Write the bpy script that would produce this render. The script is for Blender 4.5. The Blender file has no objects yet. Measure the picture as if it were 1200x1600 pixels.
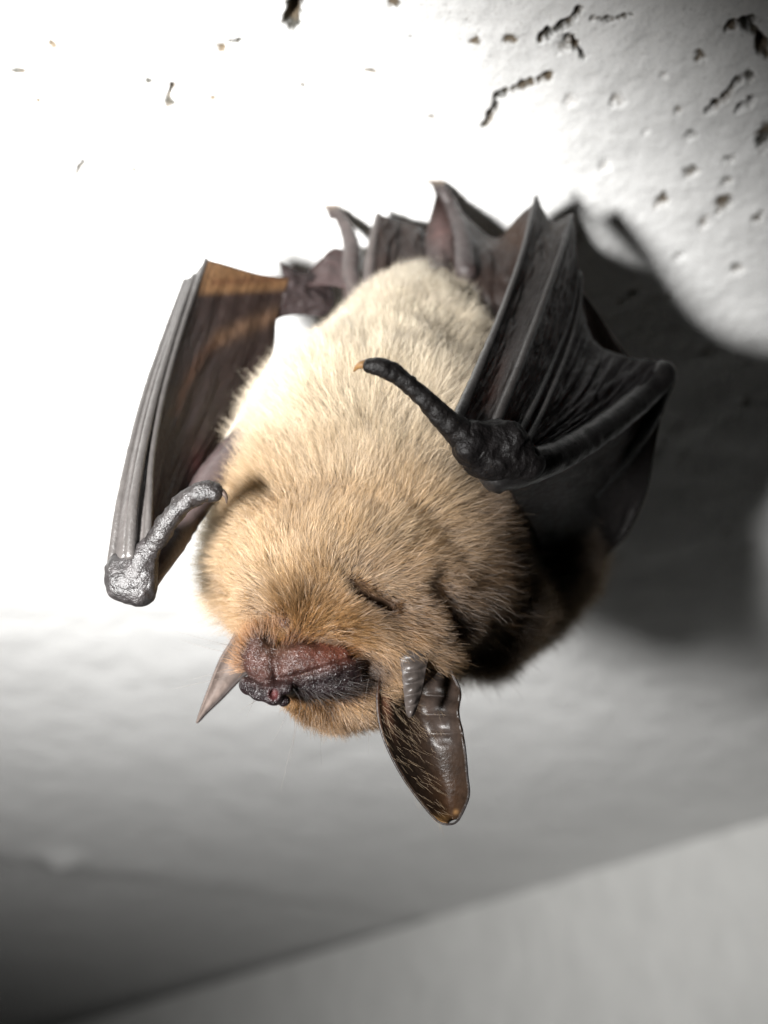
import bpy, math, random
import numpy as np
from mathutils import Vector, kdtree

# ------------------------------------------------------------------ camera, world, light
SC = 0.85e-3                      # model millimetres -> metres
EL = math.radians(33.0)           # the camera looks up at the ceiling at this angle
CE, SE = math.cos(EL), math.sin(EL)
HC = 111.0                        # height of the ceiling above the lens (model mm)
FP = 1605.0                       # focal length in photo pixels (photo is 1200 x 1600)

scene = bpy.context.scene
coll = scene.collection
rng = np.random.default_rng(7)

cam_d = bpy.data.cameras.new('camera')
cam_d.sensor_fit = 'VERTICAL'
cam_d.sensor_height = 6.0
cam_d.lens = 6.0 * FP / 1600.0
cam_d.clip_start = 0.002
cam_d.clip_end = 20.0
cam_d.dof.use_dof = True
cam_d.dof.focus_distance = 98.5 * SC
cam_d.dof.aperture_fstop = 3.2
cam = bpy.data.objects.new('camera', cam_d)
coll.objects.link(cam)
cam.location = (0, 0, -HC * SC)
cam.rotation_euler = (math.pi / 2 + EL, 0, 0)
scene.camera = cam

world = bpy.data.worlds.new('World')
scene.world = world
world.use_nodes = True
world.node_tree.nodes['Background'].inputs[0].default_value = (1.0, 0.97, 0.92, 1)
world.node_tree.nodes['Background'].inputs[1].default_value = 0.0008

def W(p):
    """camera-frame millimetres (right, up, forward) -> world metres"""
    p = np.asarray(p, float)
    x, y, z = p[..., 0], p[..., 1], p[..., 2]
    return np.stack([x * SC, (z * CE - y * SE) * SC, (y * CE + z * SE - HC) * SC], -1)

def WD(d):
    d = np.asarray(d, float)
    return np.stack([d[..., 0], d[..., 2] * CE - d[..., 1] * SE, d[..., 1] * CE + d[..., 2] * SE], -1)

# the camera's own flash, a hand's breadth to the left of the lens
fl_d = bpy.data.lights.new('camera_flash', 'SPOT')
fl_d.energy = 4.9
fl_d.color = (1.0, 0.99, 0.975)
fl_d.shadow_soft_size = 10.0 * SC
fl_d.spot_size = math.radians(95)
fl_d.spot_blend = 1.0
flash = bpy.data.objects.new('camera_flash', fl_d)
coll.objects.link(flash)
flash.location = W((-59, -7.5, 0))
aim = Vector(WD((0.03, -0.06, 1.0)))
flash.rotation_euler = aim.to_track_quat('-Z', 'Y').to_euler()

vs = scene.view_settings
vs.view_transform = 'Standard'
vs.look = 'None'
vs.exposure = 0.0
vs.gamma = 1.0
cy = scene.cycles
cy.max_bounces = 8
cy.diffuse_bounces = 2
cy.glossy_bounces = 4
cy.transmission_bounces = 6
cy.use_denoising = True
cy.use_adaptive_sampling = False
scene.cycles_curves.shape = 'RIBBONS'
scene.cycles_curves.subdivisions = 2

# ------------------------------------------------------------------ helpers
def C(px, py, z):
    """photo pixel at a distance z -> camera-frame millimetres"""
    return np.array([(px - 600.0) * z / FP, (800.0 - py) * z / FP, z])

def CA(a):
    a = np.asarray(a, float)
    return np.stack([(a[:, 0] - 600) * a[:, 2] / FP, (800 - a[:, 1]) * a[:, 2] / FP, a[:, 2]], -1)

def PX(p):
    p = np.asarray(p)
    return 600 + FP * p[..., 0] / p[..., 2], 800 - FP * p[..., 1] / p[..., 2]

def zceil(py):
    v = (800.0 - py) / FP
    return HC / (v * CE + SE)

def _h(ix, iy, iz, s):
    n = (ix * 374761393 + iy * 668265263 + iz * 2147483647 + s * 974711) & 0xffffffff
    n = ((n ^ (n >> 13)) * 1274126177) & 0xffffffff
    n = (n ^ (n >> 16)) & 0xffffffff
    return n.astype(np.float64) / 4294967295.0

def noise(p, scale=1.0, seed=0):
    q = np.asarray(p, float) * scale
    i = np.floor(q).astype(np.int64)
    f = q - i
    f = f * f * (3 - 2 * f)
    r = 0
    for dx in (0, 1):
        wx = f[..., 0] if dx else 1 - f[..., 0]
        for dy in (0, 1):
            wy = f[..., 1] if dy else 1 - f[..., 1]
            for dz in (0, 1):
                wz = f[..., 2] if dz else 1 - f[..., 2]
                r = r + wx * wy * wz * _h(i[..., 0] + dx, i[..., 1] + dy, i[..., 2] + dz, seed)
    return r * 2 - 1

def fbm(p, scale=1.0, seed=0, oct=3):
    r, a = 0, 1.0
    for k in range(oct):
        r = r + a * noise(p, scale * 2 ** k, seed + k * 17)
        a *= 0.5
    return r

def ss(a, b, x):
    t = np.clip((x - a) / (b - a), 0, 1)
    return t * t * (3 - 2 * t)

def mix(a, b, t):
    t = np.asarray(t)[..., None]
    return np.asarray(a) * (1 - t) + np.asarray(b) * t

def cr(pts, n, closed=False):
    """Catmull-Rom through the points, n samples evenly spaced in chord length"""
    P = np.asarray(pts, float)
    m = len(P)
    if m == 2:
        t = np.linspace(0, 1, n)[:, None]
        return P[0] * (1 - t) + P[1] * t
    E = np.vstack([2 * P[0] - P[1], P, 2 * P[-1] - P[-2]])
    out = []
    K = 24
    for i in range(m - 1):
        a, b, c, d = E[i], E[i + 1], E[i + 2], E[i + 3]
        t = np.linspace(0, 1, K, endpoint=False)[:, None]
        out.append(0.5 * (2 * b + (c - a) * t + (2 * a - 5 * b + 4 * c - d) * t ** 2 + (3 * b - a - 3 * c + d) * t ** 3))
    out.append(P[-1:])
    Q = np.vstack(out)
    L = np.concatenate([[0], np.cumsum(np.linalg.norm(np.diff(Q[:, :3], axis=0), axis=1))])
    s = np.linspace(0, L[-1], n)
    return np.stack([np.interp(s, L, Q[:, k]) for k in range(Q.shape[1])], -1)

BASE = W(C(605, 300, zceil(300) - 0.4))       # where the feet grip the ceiling

def obj_from(name, verts_cam, faces, mat, parent, col=None, uv=None, smooth=True, mats=None, fmat=None):
    me = bpy.data.meshes.new(name)
    v = W(verts_cam) - BASE
    me.from_pydata(v.tolist(), [], faces if isinstance(faces, list) else faces.tolist())
    if smooth:
        me.polygons.foreach_set('use_smooth', np.ones(len(me.polygons), bool))
    if col is not None:
        a = me.attributes.new('Col', 'FLOAT_COLOR', 'POINT')
        c4 = np.ones((len(v), 4))
        c4[:, :3] = col
        a.data.foreach_set('color', c4.ravel())
    if uv is not None:
        ul = me.uv_layers.new(name='UVMap')
        li = np.empty(len(me.loops), np.int32)
        me.loops.foreach_get('vertex_index', li)
        ul.data.foreach_set('uv', uv[li].ravel())
    me.materials.append(mat)
    o = bpy.data.objects.new(name, me)
    coll.objects.link(o)
    o.parent = parent
    return o

def vnormals(V, F):
    F = np.asarray(F)
    n = np.zeros_like(V)
    a = np.cross(V[F[:, 2]] - V[F[:, 0]], V[F[:, 3 % F.shape[1]]] - V[F[:, 1]] if F.shape[1] == 4 else V[F[:, 1]] - V[F[:, 0]])
    for k in range(F.shape[1]):
        np.add.at(n, F[:, k], a)
    return n / (np.linalg.norm(n, axis=1, keepdims=True) + 1e-12)

def tube_geo(path, n=40, seg=12, rough=0.0, seed=0, flat=1.0):
    """path rows: x,y,z,r in camera mm; rounded ends; returns V, F"""
    Q = cr(path, n)
    P, r = Q[:, :3], np.maximum(Q[:, 3], 0.01)
    T = np.gradient(P, axis=0)
    T /= np.linalg.norm(T, axis=1, keepdims=True)
    ref = np.array([0.0, 0.0, 1.0])
    if abs(T[0] @ ref) > .95:
        ref = np.array([1.0, 0, 0])
    N = np.zeros_like(P)
    nrm = np.cross(T[0], ref); nrm /= np.linalg.norm(nrm)
    for i in range(n):
        nrm = nrm - T[i] * (nrm @ T[i]); nrm /= np.linalg.norm(nrm)
        N[i] = nrm
    B = np.cross(T, N)
    # rounded ends
    caps = [0.3, 0.62, 0.87]
    PP, RR, NN, BB = [], [], [], []
    for c in caps:
        PP.append(P[0] - T[0] * r[0] * math.sqrt(1 - c * c) * .8); RR.append(r[0] * c); NN.append(N[0]); BB.append(B[0])
    for i in range(n):
        PP.append(P[i]); RR.append(r[i]); NN.append(N[i]); BB.append(B[i])
    for c in caps[::-1]:
        PP.append(P[-1] + T[-1] * r[-1] * math.sqrt(1 - c * c) * .8); RR.append(r[-1] * c); NN.append(N[-1]); BB.append(B[-1])
    PP, RR, NN, BB = map(np.array, (PP, RR, NN, BB))
    m = len(PP)
    th = np.linspace(0, 2 * math.pi, seg, endpoint=False)
    V = PP[:, None] + RR[:, None, None] * (np.cos(th)[None, :, None] * NN[:, None] + flat * np.sin(th)[None, :, None] * BB[:, None])
    V = V.reshape(-1, 3)
    if rough:
        C0 = np.repeat(PP, seg, axis=0)
        d = V - C0
        V = C0 + d * (1 + rough * fbm(V, 1.6, seed, 3))[:, None]
    F = []
    for i in range(m - 1):
        for j in range(seg):
            k = (j + 1) % seg
            F.append((i * seg + j, i * seg + k, (i + 1) * seg + k, (i + 1) * seg + j))
    F.append(tuple(range(seg))[::-1])
    F.append(tuple((m - 1) * seg + j for j in range(seg)))
    return V, F

def tube(name, pts, mat, parent, n=40, seg=12, rough=0.0, seed=0, col=None, flat=1.0):
    """pts rows: px, py, z, radius mm"""
    a = np.asarray(pts, float)
    V, F = tube_geo(np.hstack([CA(a[:, :3]), a[:, 3:4]]), n, seg, rough, seed, flat)
    return obj_from(name, V, F, mat, parent, col=None if col is None else np.tile(col, (len(V), 1)))

def patch_geo(rows, nu=60, nv=40, wr=0.0, seed=0, ws=(1.0, 1.0)):
    R = np.array([cr(CA(np.array(r, float)), nu) for r in rows])
    G = np.array([cr(R[:, i], nv) for i in range(nu)])       # nu, nv, 3
    V = G.reshape(-1, 3)
    ii = np.arange(nu - 1)[:, None] * nv + np.arange(nv - 1)[None]
    F = np.stack([ii, ii + 1, ii + nv + 1, ii + nv], -1).reshape(-1, 4)
    uv = np.stack(np.meshgrid(np.linspace(0, 1, nu), np.linspace(0, 1, nv), indexing='ij'), -1).reshape(-1, 2)
    if wr:
        N = vnormals(V, F)
        q = np.stack([uv[:, 0] * ws[0], uv[:, 1] * ws[1], np.zeros(len(V))], -1)
        e = np.minimum(1, 8 * np.minimum(np.minimum(uv[:, 0], 1 - uv[:, 0]), np.minimum(uv[:, 1], 1 - uv[:, 1])))
        V = V + N * (wr * fbm(q, 1.0, seed, 4) * (0.25 + 0.75 * e))[:, None]
    return V, F, uv

def patch(name, rows, mat, parent, nu=60, nv=40, wr=0.0, seed=0, ws=(1, 1), colf=None, thick=0.12):
    V, F, uv = patch_geo(rows, nu, nv, wr, seed, ws)
    col = None
    if colf is not None:
        px, py = PX(V)
        col = colf(px, py, uv, V)
    # real thickness: second skin behind the first, joined along the border
    N = vnormals(V, F)
    n = len(V)
    V2 = np.vstack([V - N * thick * .5, V + N * thick * .5])
    Fl = F.tolist()
    Fb = [[q[3] + n, q[2] + n, q[1] + n, q[0] + n] for q in Fl]
    bd = [i * nv for i in range(nu)] + [(nu - 1) * nv + j for j in range(1, nv)] + [i * nv + nv - 1 for i in range(nu - 2, -1, -1)] + [j for j in range(nv - 2, 0, -1)]
    S = []
    for a, b in zip(bd, bd[1:] + bd[:1]):
        S.append([a, b, b + n, a + n])
    return obj_from(name, V2, Fl + Fb + S, mat, parent,
                    col=None if col is None else np.vstack([col, col]), uv=np.vstack([uv, uv]))

# signed distance pieces and a surface-net mesher
def ell(P, c, r):
    q = (P - c) / r
    k = np.sqrt((q * q).sum(-1)) + 1e-9
    g = np.sqrt(((q / r) ** 2).sum(-1)) + 1e-9
    return k * (k - 1) / g

def cap(P, a, b, ra, rb):
    d = b - a
    t = np.clip(((P - a) @ d) / (d @ d), 0, 1)
    return np.linalg.norm(P - (a + t[..., None] * d), axis=-1) - (ra + (rb - ra) * t)

def smin(a, b, k):
    h = np.clip(0.5 + 0.5 * (b - a) / k, 0, 1)
    return b * (1 - h) + a * h - k * h * (1 - h)

def nets(fn, lo, hi, h):
    lo, hi = np.array(lo, float), np.array(hi, float)
    n = np.ceil((hi - lo) / h).astype(int) + 1
    ax = [lo[k] + h * np.arange(n[k]) for k in range(3)]
    f = np.empty(n, np.float64)
    for i in range(n[0]):
        g = np.stack(np.broadcast_arrays(ax[0][i], ax[1][:, None], ax[2][None, :]), -1)
        f[i] = fn(g)
    ins = f < 0
    m = n - 1
    cnt = np.zeros(m, np.int8)
    for dx in (0, 1):
        for dy in (0, 1):
            for dz in (0, 1):
                cnt += ins[dx:dx + m[0], dy:dy + m[1], dz:dz + m[2]]
    act = (cnt > 0) & (cnt < 8)
    idx = -np.ones(m, np.int64)
    cells = np.argwhere(act)
    idx[act] = np.arange(len(cells))
    acc = np.zeros((len(cells), 3)); num = np.zeros(len(cells))
    cor = [(a, b, c) for a in (0, 1) for b in (0, 1) for c in (0, 1)]
    for a in cor:
        for k in range(3):
            if a[k] == 0:
                b = list(a); b[k] = 1
                fa = f[cells[:, 0] + a[0], cells[:, 1] + a[1], cells[:, 2] + a[2]]
                fb = f[cells[:, 0] + b[0], cells[:, 1] + b[1], cells[:, 2] + b[2]]
                s = (fa < 0) != (fb < 0)
                t = np.where(s, fa / np.where(s, fa - fb, 1), 0)
                p = np.tile(np.array(a, float), (len(cells), 1))
                p[:, k] += t
                acc[s] += p[s]; num[s] += 1
    V = lo + h * (cells + acc / num[:, None])
    F = []
    for k in range(3):
        u, v = (k + 1) % 3, (k + 2) % 3
        sl0 = [slice(None)] * 3; sl1 = [slice(None)] * 3
        sl0[k] = slice(0, -1); sl1[k] = slice(1, None)
        a, b = ins[tuple(sl0)], ins[tuple(sl1)]
        E = np.argwhere(a != b)
        E = E[(E[:, u] > 0) & (E[:, v] > 0) & (E[:, u] < m[u]) & (E[:, v] < m[v]) & (E[:, k] < m[k])]
        flip = ~a[E[:, 0], E[:, 1], E[:, 2]]
        q = []
        for du, dv in ((0, 0), (1, 0), (1, 1), (0, 1)):
            c = E.copy(); c[:, u] -= du; c[:, v] -= dv
            q.append(idx[c[:, 0], c[:, 1], c[:, 2]])
        q = np.stack(q, -1)
        q[flip] = q[flip][:, ::-1]
        F.append(q)
    F = np.vstack(F)
    return V, F

def grad(fn, P, h=0.15):
    g = np.stack([fn(P + np.eye(3)[k] * h) - fn(P - np.eye(3)[k] * h) for k in range(3)], -1)
    return g / (np.linalg.norm(g, axis=-1, keepdims=True) + 1e-12)

# ------------------------------------------------------------------ materials
def new_mat(name):
    m = bpy.data.materials.new(name)
    m.use_nodes = True
    nt = m.node_tree
    for n in list(nt.nodes):
        nt.nodes.remove(n)
    return m, nt, nt.nodes, nt.links

def mm_coords(N, L, scale):
    tc = N.new('ShaderNodeTexCoord')
    mp = N.new('ShaderNodeMapping')
    s = scale / SC
    mp.inputs['Scale'].default_value = (s, s, s)
    L.new(tc.outputs['Object'], mp.inputs[0])
    return mp.outputs[0]

def noise_n(N, L, vec, scale, detail=4, rough=.55):
    n = N.new('ShaderNodeTexNoise')
    n.inputs['Scale'].default_value = scale
    n.inputs['Detail'].default_value = detail
    n.inputs['Roughness'].default_value = rough
    L.new(vec, n.inputs['Vector'])
    return n.outputs['Fac']

def ramp(N, L, fac, stops):
    r = N.new('ShaderNodeValToRGB')
    e = r.color_ramp.elements
    while len(e) > 1:
        e.remove(e[-1])
    e[0].position, e[0].color = stops[0][0], (*stops[0][1], 1)
    for p, c in stops[1:]:
        k = e.new(p); k.color = (*c, 1)
    L.new(fac, r.inputs[0])
    return r.outputs[0]

def skin_mat(name, base=None, rough=.42, bump=.12, bscale=1.6, vari=.35, spec=.5, transl=0.0, tcol=(.5, .2, .08), fine=.5, cell=0.0, uvw=None):
    m, nt, N, L = new_mat(name)
    out = N.new('ShaderNodeOutputMaterial')
    b = N.new('ShaderNodeBsdfPrincipled')
    vec = mm_coords(N, L, 1.0)
    n1 = noise_n(N, L, vec, 0.9, 5, .6)
    n2 = noise_n(N, L, vec, bscale, 5, .6)
    if base is None:
        at = N.new('ShaderNodeAttribute'); at.attribute_name = 'Col'
        colr = at.outputs['Color']
    else:
        rg = N.new('ShaderNodeRGB'); rg.outputs[0].default_value = (*base, 1)
        colr = rg.outputs[0]
    var = ramp(N, L, n1, [(.3, (1 - vari,) * 3), (.7, (1 + vari,) * 3)])
    mx = N.new('ShaderNodeMix'); mx.data_type = 'RGBA'; mx.blend_type = 'MULTIPLY'
    mx.inputs[0].default_value = 1
    L.new(colr, mx.inputs[6]); L.new(var, mx.inputs[7])
    L.new(mx.outputs[2], b.inputs['Base Color'])
    b.inputs['Specular IOR Level'].default_value = spec
    rr = N.new('ShaderNodeMapRange')
    rr.inputs[1].default_value = .3; rr.inputs[2].default_value = .7
    rr.inputs[3].default_value = rough - .1; rr.inputs[4].default_value = rough + .12
    L.new(n2, rr.inputs[0]); L.new(rr.outputs[0], b.inputs['Roughness'])
    h = n2
    if cell:
        vo = N.new('ShaderNodeTexVoronoi'); vo.feature = 'DISTANCE_TO_EDGE'
        vo.inputs['Scale'].default_value = cell
        # bend the cells so that they read as creased skin
        ad = N.new('ShaderNodeVectorMath'); ad.operation = 'ADD'
        nc = N.new('ShaderNodeTexNoise'); nc.inputs['Scale'].default_value = 1.2
        L.new(vec, nc.inputs['Vector'])
        L.new(vec, ad.inputs[0]); L.new(nc.outputs['Color'], ad.inputs[1])
        L.new(ad.outputs[0], vo.inputs['Vector'])
        sm = N.new('ShaderNodeMapRange'); sm.inputs[1].default_value = 0; sm.inputs[2].default_value = .22
        L.new(vo.outputs['Distance'], sm.inputs[0])
        ma = N.new('ShaderNodeMath'); ma.operation = 'MULTIPLY_ADD'
        ma.inputs[1].default_value = .3
        L.new(sm.outputs[0], ma.inputs[0]); L.new(n2, ma.inputs[2])
        h = ma.outputs[0]
    if uvw:
        tc = N.new('ShaderNodeUVMap')
        mp = N.new('ShaderNodeMapping'); mp.inputs['Scale'].default_value = (*uvw, 1)
        L.new(tc.outputs[0], mp.inputs[0])
        nw = N.new('ShaderNodeTexNoise'); nw.inputs['Scale'].default_value = 1; nw.inputs['Detail'].default_value = 4
        nw.inputs['Distortion'].default_value = .8
        L.new(mp.outputs[0], nw.inputs['Vector'])
        ma = N.new('ShaderNodeMath'); ma.operation = 'MULTIPLY_ADD'; ma.inputs[1].default_value = 1.2
        L.new(nw.outputs['Fac'], ma.inputs[0]); L.new(h, ma.inputs[2])
        h = ma.outputs[0]
    bp = N.new('ShaderNodeBump'); bp.inputs['Strength'].default_value = 1.0
    bp.inputs['Distance'].default_value = bump * SC
    L.new(h, bp.inputs['Height']); L.new(bp.outputs[0], b.inputs['Normal'])
    if transl:
        tr = N.new('ShaderNodeBsdfTranslucent')
        tm = N.new('ShaderNodeMix'); tm.data_type = 'RGBA'; tm.blend_type = 'MIX'; tm.inputs[0].default_value = .5
        L.new(mx.outputs[2], tm.inputs[6]); tm.inputs[7].default_value = (*tcol, 1)
        L.new(tm.outputs[2], tr.inputs[0])
        ms = N.new('ShaderNodeMixShader'); ms.inputs[0].default_value = transl
        L.new(b.outputs[0], ms.inputs[1]); L.new(tr.outputs[0], ms.inputs[2])
        L.new(ms.outputs[0], out.inputs[0])
    else:
        L.new(b.outputs[0], out.inputs[0])
    return m

def fur_mat(name):
    m, nt, N, L = new_mat(name)
    out = N.new('ShaderNodeOutputMaterial')
    at = N.new('ShaderNodeAttribute'); at.attribute_name = 'hair_col'
    hi = N.new('ShaderNodeHairInfo')
    r = ramp(N, L, hi.outputs['Intercept'], [(0.0, (.10, .075, .055)), (.30, (.34, .29, .24)), (.72, (1, 1, 1)), (1, (1.08, 1.08, 1.08))])
    mx = N.new('ShaderNodeMix'); mx.data_type = 'RGBA'; mx.blend_type = 'MULTIPLY'; mx.inputs[0].default_value = 1
    L.new(at.outputs['Color'], mx.inputs[6]); L.new(r, mx.inputs[7])
    h = N.new('ShaderNodeBsdfHairPrincipled')
    h.model = 'CHIANG'; h.parametrization = 'COLOR'
    L.new(mx.outputs[2], h.inputs['Color'])
    h.inputs['Roughness'].default_value = .38
    h.inputs['Radial Roughness'].default_value = .55
    h.inputs['Coat'].default_value = .0
    d = N.new('ShaderNodeBsdfDiffuse')
    L.new(mx.outputs[2], d.inputs[0])
    ms = N.new('ShaderNodeMixShader'); ms.inputs[0].default_value = .4
    L.new(h.outputs[0], ms.inputs[1]); L.new(d.outputs[0], ms.inputs[2])
    L.new(ms.outputs[0], out.inputs[0])
    return m

def wall_mat(name, base, dirt=True):
    m, nt, N, L = new_mat(name)
    out = N.new('ShaderNodeOutputMaterial')
    b = N.new('ShaderNodeBsdfPrincipled')
    b.inputs['Roughness'].default_value = .6
    b.inputs['Specular IOR Level'].default_value = .35
    vec = mm_coords(N, L, 1.0)
    n1 = noise_n(N, L, vec, .05, 4, .6)
    c = ramp(N, L, n1, [(.3, tuple(x * .93 for x in base)), (.7, tuple(min(1, x * 1.04) for x in base))])
    if dirt:
        at = N.new('ShaderNodeAttribute'); at.attribute_name = 'Col'
        n3 = noise_n(N, L, vec, 2.6, 4, .6)
        ma = N.new('ShaderNodeMath'); ma.operation = 'MULTIPLY_ADD'; ma.inputs[1].default_value = 1.0
        sub = N.new('ShaderNodeMath'); sub.operation = 'MULTIPLY_ADD'; sub.inputs[1].default_value = 1.5; sub.inputs[2].default_value = -.75
        L.new(n3, sub.inputs[0])
        L.new(at.outputs['Fac'], ma.inputs[0]); L.new(sub.outputs[0], ma.inputs[2])
        st = N.new('ShaderNodeMapRange'); st.inputs[1].default_value = .12; st.inputs[2].default_value = .55
        L.new(ma.outputs[0], st.inputs[0])
        mx = N.new('ShaderNodeMix'); mx.data_type = 'RGBA'
        L.new(st.outputs[0], mx.inputs[0]); L.new(c, mx.inputs[6])
        dc = ramp(N, L, noise_n(N, L, vec, .35, 2, .5), [(.4, (.075, .072, .062)), (.6, (.16, .125, .085))])
        L.new(dc, mx.inputs[7])
        c = mx.outputs[2]
    L.new(c, b.inputs['Base Color'])
    n2 = noise_n(N, L, vec, .55, 6, .6)
    n4 = noise_n(N, L, vec, .10, 3, .5)
    ad = N.new('ShaderNodeMath'); ad.operation = 'MULTIPLY_ADD'; ad.inputs[1].default_value = 3.2
    L.new(n4, ad.inputs[0]); L.new(n2, ad.inputs[2])
    bp = N.new('ShaderNodeBump'); bp.inputs['Distance'].default_value = .45 * SC
    bp.inputs['Strength'].default_value = .8
    L.new(ad.outputs[0], bp.inputs['Height']); L.new(bp.outputs[0], b.inputs['Normal'])
    L.new(b.outputs[0], out.inputs[0])
    return m

# ------------------------------------------------------------------ the setting: ceiling and wall
def build_ceiling():
    def axis(lo, flo, fhi, hi, fine, grow=1.09):
        a = list(np.arange(flo, fhi, fine))
        s = fine; x = a[-1]
        while x < hi:
            s = min(s * grow, 9.0); x += s; a.append(x)
        s = fine; x = a[0]; pre = []
        while x > lo:
            s = min(s * grow, 9.0); x -= s; pre.append(x)
        return np.array(pre[::-1] + a)
    X = axis(-520, -60, 60, 520, .17)
    Y = axis(-40, 60, 118, 1500, .17, 1.05)
    gx, gy = np.meshgrid(X, Y, indexing='ij')
    # image place of every ceiling point, to set the pits where the photograph shows them
    zf = gy * CE + HC * SE
    yu = HC * CE - gy * SE
    z_ok = zf > 20
    px = 600 + FP * gx / np.where(z_ok, zf, 1); py = 800 - FP * yu / np.where(z_ok, zf, 1)
    p3 = np.stack([gx, gy, 0 * gx], -1)
    dz = 0.30 * fbm(p3, .045, 3, 3) + .05 * fbm(p3, .35, 9, 3)
    dirt = np.zeros_like(gx)
    wob = np.stack([noise(p3, 1.7, 21), noise(p3, 1.7, 22)], -1)
    def at(x, y):
        z = zceil(y)
        return np.array([(x - 600) * z / FP, (HC - (HC - ((800 - y) * z / FP * CE + z * SE)))]), z
    def to_plane(x, y):
        z = zceil(y); u = (800 - y) * z / FP
        return (x - 600) * z / FP, z * CE - u * SE, z / FP
    def pit(x, y, rx, ry, depth, dk, ang=0):
        cx, cyy, s = to_plane(x, y)
        k_ = .82 if x > 900 else 1.1
        rx *= s * k_; ry *= s * k_ * 1.3; depth *= .75
        sel = (abs(gx - cx) < 4 * max(rx, ry)) & (abs(gy - cyy) < 4 * max(rx, ry))
        if not sel.any(): return
        a = (gx[sel] - cx) + wob[sel][:, 0] * .5 * rx; b = (gy[sel] - cyy) + wob[sel][:, 1] * .5 * ry
        ca, sa = math.cos(ang), math.sin(ang)
        q = np.sqrt(((a * ca + b * sa) / rx) ** 2 + ((-a * sa + b * ca) / ry) ** 2)
        k = np.exp(-q ** 3)
        dz[sel] += depth * k - .04 * depth * np.exp(-((q - 1.5) / .35) ** 2)
        dirt[sel] = np.maximum(dirt[sel], dk * np.exp(-(q / 1.05) ** 3))
    def crack(pts, w, depth, dk):
        q = cr(np.array(pts, float), 60)
        for i, (x, y) in enumerate(q):
            k = .62 + .5 * math.sin(i * .47 + pts[0][0]) * math.sin(i * .21 + pts[0][1])
            if k > .25:
                pit(x + rng.normal(0, .7), y + rng.normal(0, .7), w * k, w * k, depth, dk * min(1, .45 + k * .6))
    for a in [(83, 70, 7, 6, .5, .95), (28, 110, 9, 4, .4, .8), (42, 114, 5, 3, .3, .6), (60, 158, 5, 4, .4, .85), (345, 76, 7, 6, .5, .95),
              (233, 127, 6, 4, .4, .85), (262, 160, 9, 9, .4, .78), (333, 154, 6, 4, .4, .85), (188, 103, 3, 3, .2, .6),
              (472, 134, 6, 3, .3, .7), (580, 113, 8, 3, .3, .75), (673, 186, 7, 3, .3, .7), (618, 4, 8, 6, .5, .85), (744, 64, 7, 5, .4, .85),
              (797, 62, 9, 6, .5, .85), (965, 160, 13, 10, .9, .35), (945, 262, 12, 10, .7, .2), (1095, 90, 11, 9, .8, .7),
              (1035, 315, 12, 12, 1.0, .75), (1080, 270, 13, 10, 1.0, .55), (1080, 215, 11, 8, .8, .45), (1135, 285, 12, 10, .9, .55),
              (1130, 320, 13, 14, 1.0, .7), (1100, 350, 10, 10, .8, .5), (1196, 215, 14, 20, 1.2, .9), (1140, 250, 11, 7, .8, .45),
              (210, 266, 6, 9, .4, .62), (305, 266, 5, 4, .3, .6), (20, 535, 5, 4, .3, .7), (685, 240, 4, 3, .2, .5), (108, 282, 5, 3, .2, .6),
              (1040, 120, 8, 6, .6, .2), (1010, 210, 7, 6, .5, .2), (1150, 420, 13, 9, .9, .5), (1185, 340, 10, 9, .8, .55), (1060, 400, 9, 8, .6, .35),
              (60, 285, 3, 3, .2, .5), (12, 240, 4, 3, .2, .5), (1170, 120, 12, 9, .9, .6), (1060, 175, 8, 6, .6, .4), (640, 60, 4, 3, .2, .4)]:
        pit(*a)
    crack([(466, -10), (460, 14), (455, 38)], 9, .6, 1.0)
    crack([(352, 68), (380, 64)], 3.0, .3, .75)
    crack([(270, 132), (264, 150)], 3.5, .3, .75)
    crack([(846, 62), (870, 48), (890, 36), (908, 16)], 6.5, .7, 1.0)
    crack([(888, 60), (900, 74), (912, 94)], 4.5, .6, .9)
    crack([(925, 32), (955, 33), (988, 25)], 4.5, .5, .75)
    crack([(776, 156), (800, 143), (830, 132), (858, 122)], 5.5, .6, .95)
    crack([(778, 165), (768, 180), (758, 196)], 4.5, .5, .85)
    crack([(1138, 44), (1162, 36), (1185, 58), (1200, 90)], 9, .9, 1.0)
    crack([(1108, 174), (1130, 156), (1150, 132)], 8, .9, .85)
    crack([(1150, 175), (1180, 158)], 8, .8, .6)
    crack([(131, 250), (124, 264), (118, 276)], 4.0, .3, .7)
    for k in range(100):
        x = rng.uniform(880, 1500); y = rng.uniform(-60, 900)
        if 900 < x < 1215 and y < 440: continue
        r = rng.uniform(5, 12)
        pit(x, y, r, r * rng.uniform(.6, 1), .6, rng.uniform(.1, .45))
    for k in range(60):
        x = rng.uniform(-500, 900); y = rng.uniform(-250, 600)
        if 0 < x < 1200 and y > 0: continue
        r = rng.uniform(3, 8)
        pit(x, y, r, r * .7, .4, rng.uniform(.3, .9))
    # lump of old paint beside the fold
    cx, cyy, s = to_plane(97, 1343)
    dz -= 5.0 * np.exp(-(((gx - cx) / 5.5) ** 2 + ((gy - cyy) / 9.0) ** 2))
    # beyond the fold the ceiling climbs away
    ax_, ay_, _ = to_plane(0, 1338); bx_, by_, _ = to_plane(700, 1436)
    dx, dy = bx_ - ax_, by_ - ay_
    ln = math.hypot(dx, dy)
    dist = (-(gx - ax_) * dy + (gy - ay_) * dx) / ln
    t = np.maximum(dist, 0)
    dz += .11 * t - .094 * np.maximum(t - 18, 0)
    cam_up = HC + dz
    V = np.stack([gx * SC, gy * SC, (cam_up - HC) * SC], -1).reshape(-1, 3)
    nx, ny = gx.shape
    ii = np.arange(nx - 1)[:, None] * ny + np.arange(ny - 1)[None]
    F = np.stack([ii, ii + ny, ii + ny + 1, ii + 1], -1).reshape(-1, 4)[:, ::-1]
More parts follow.
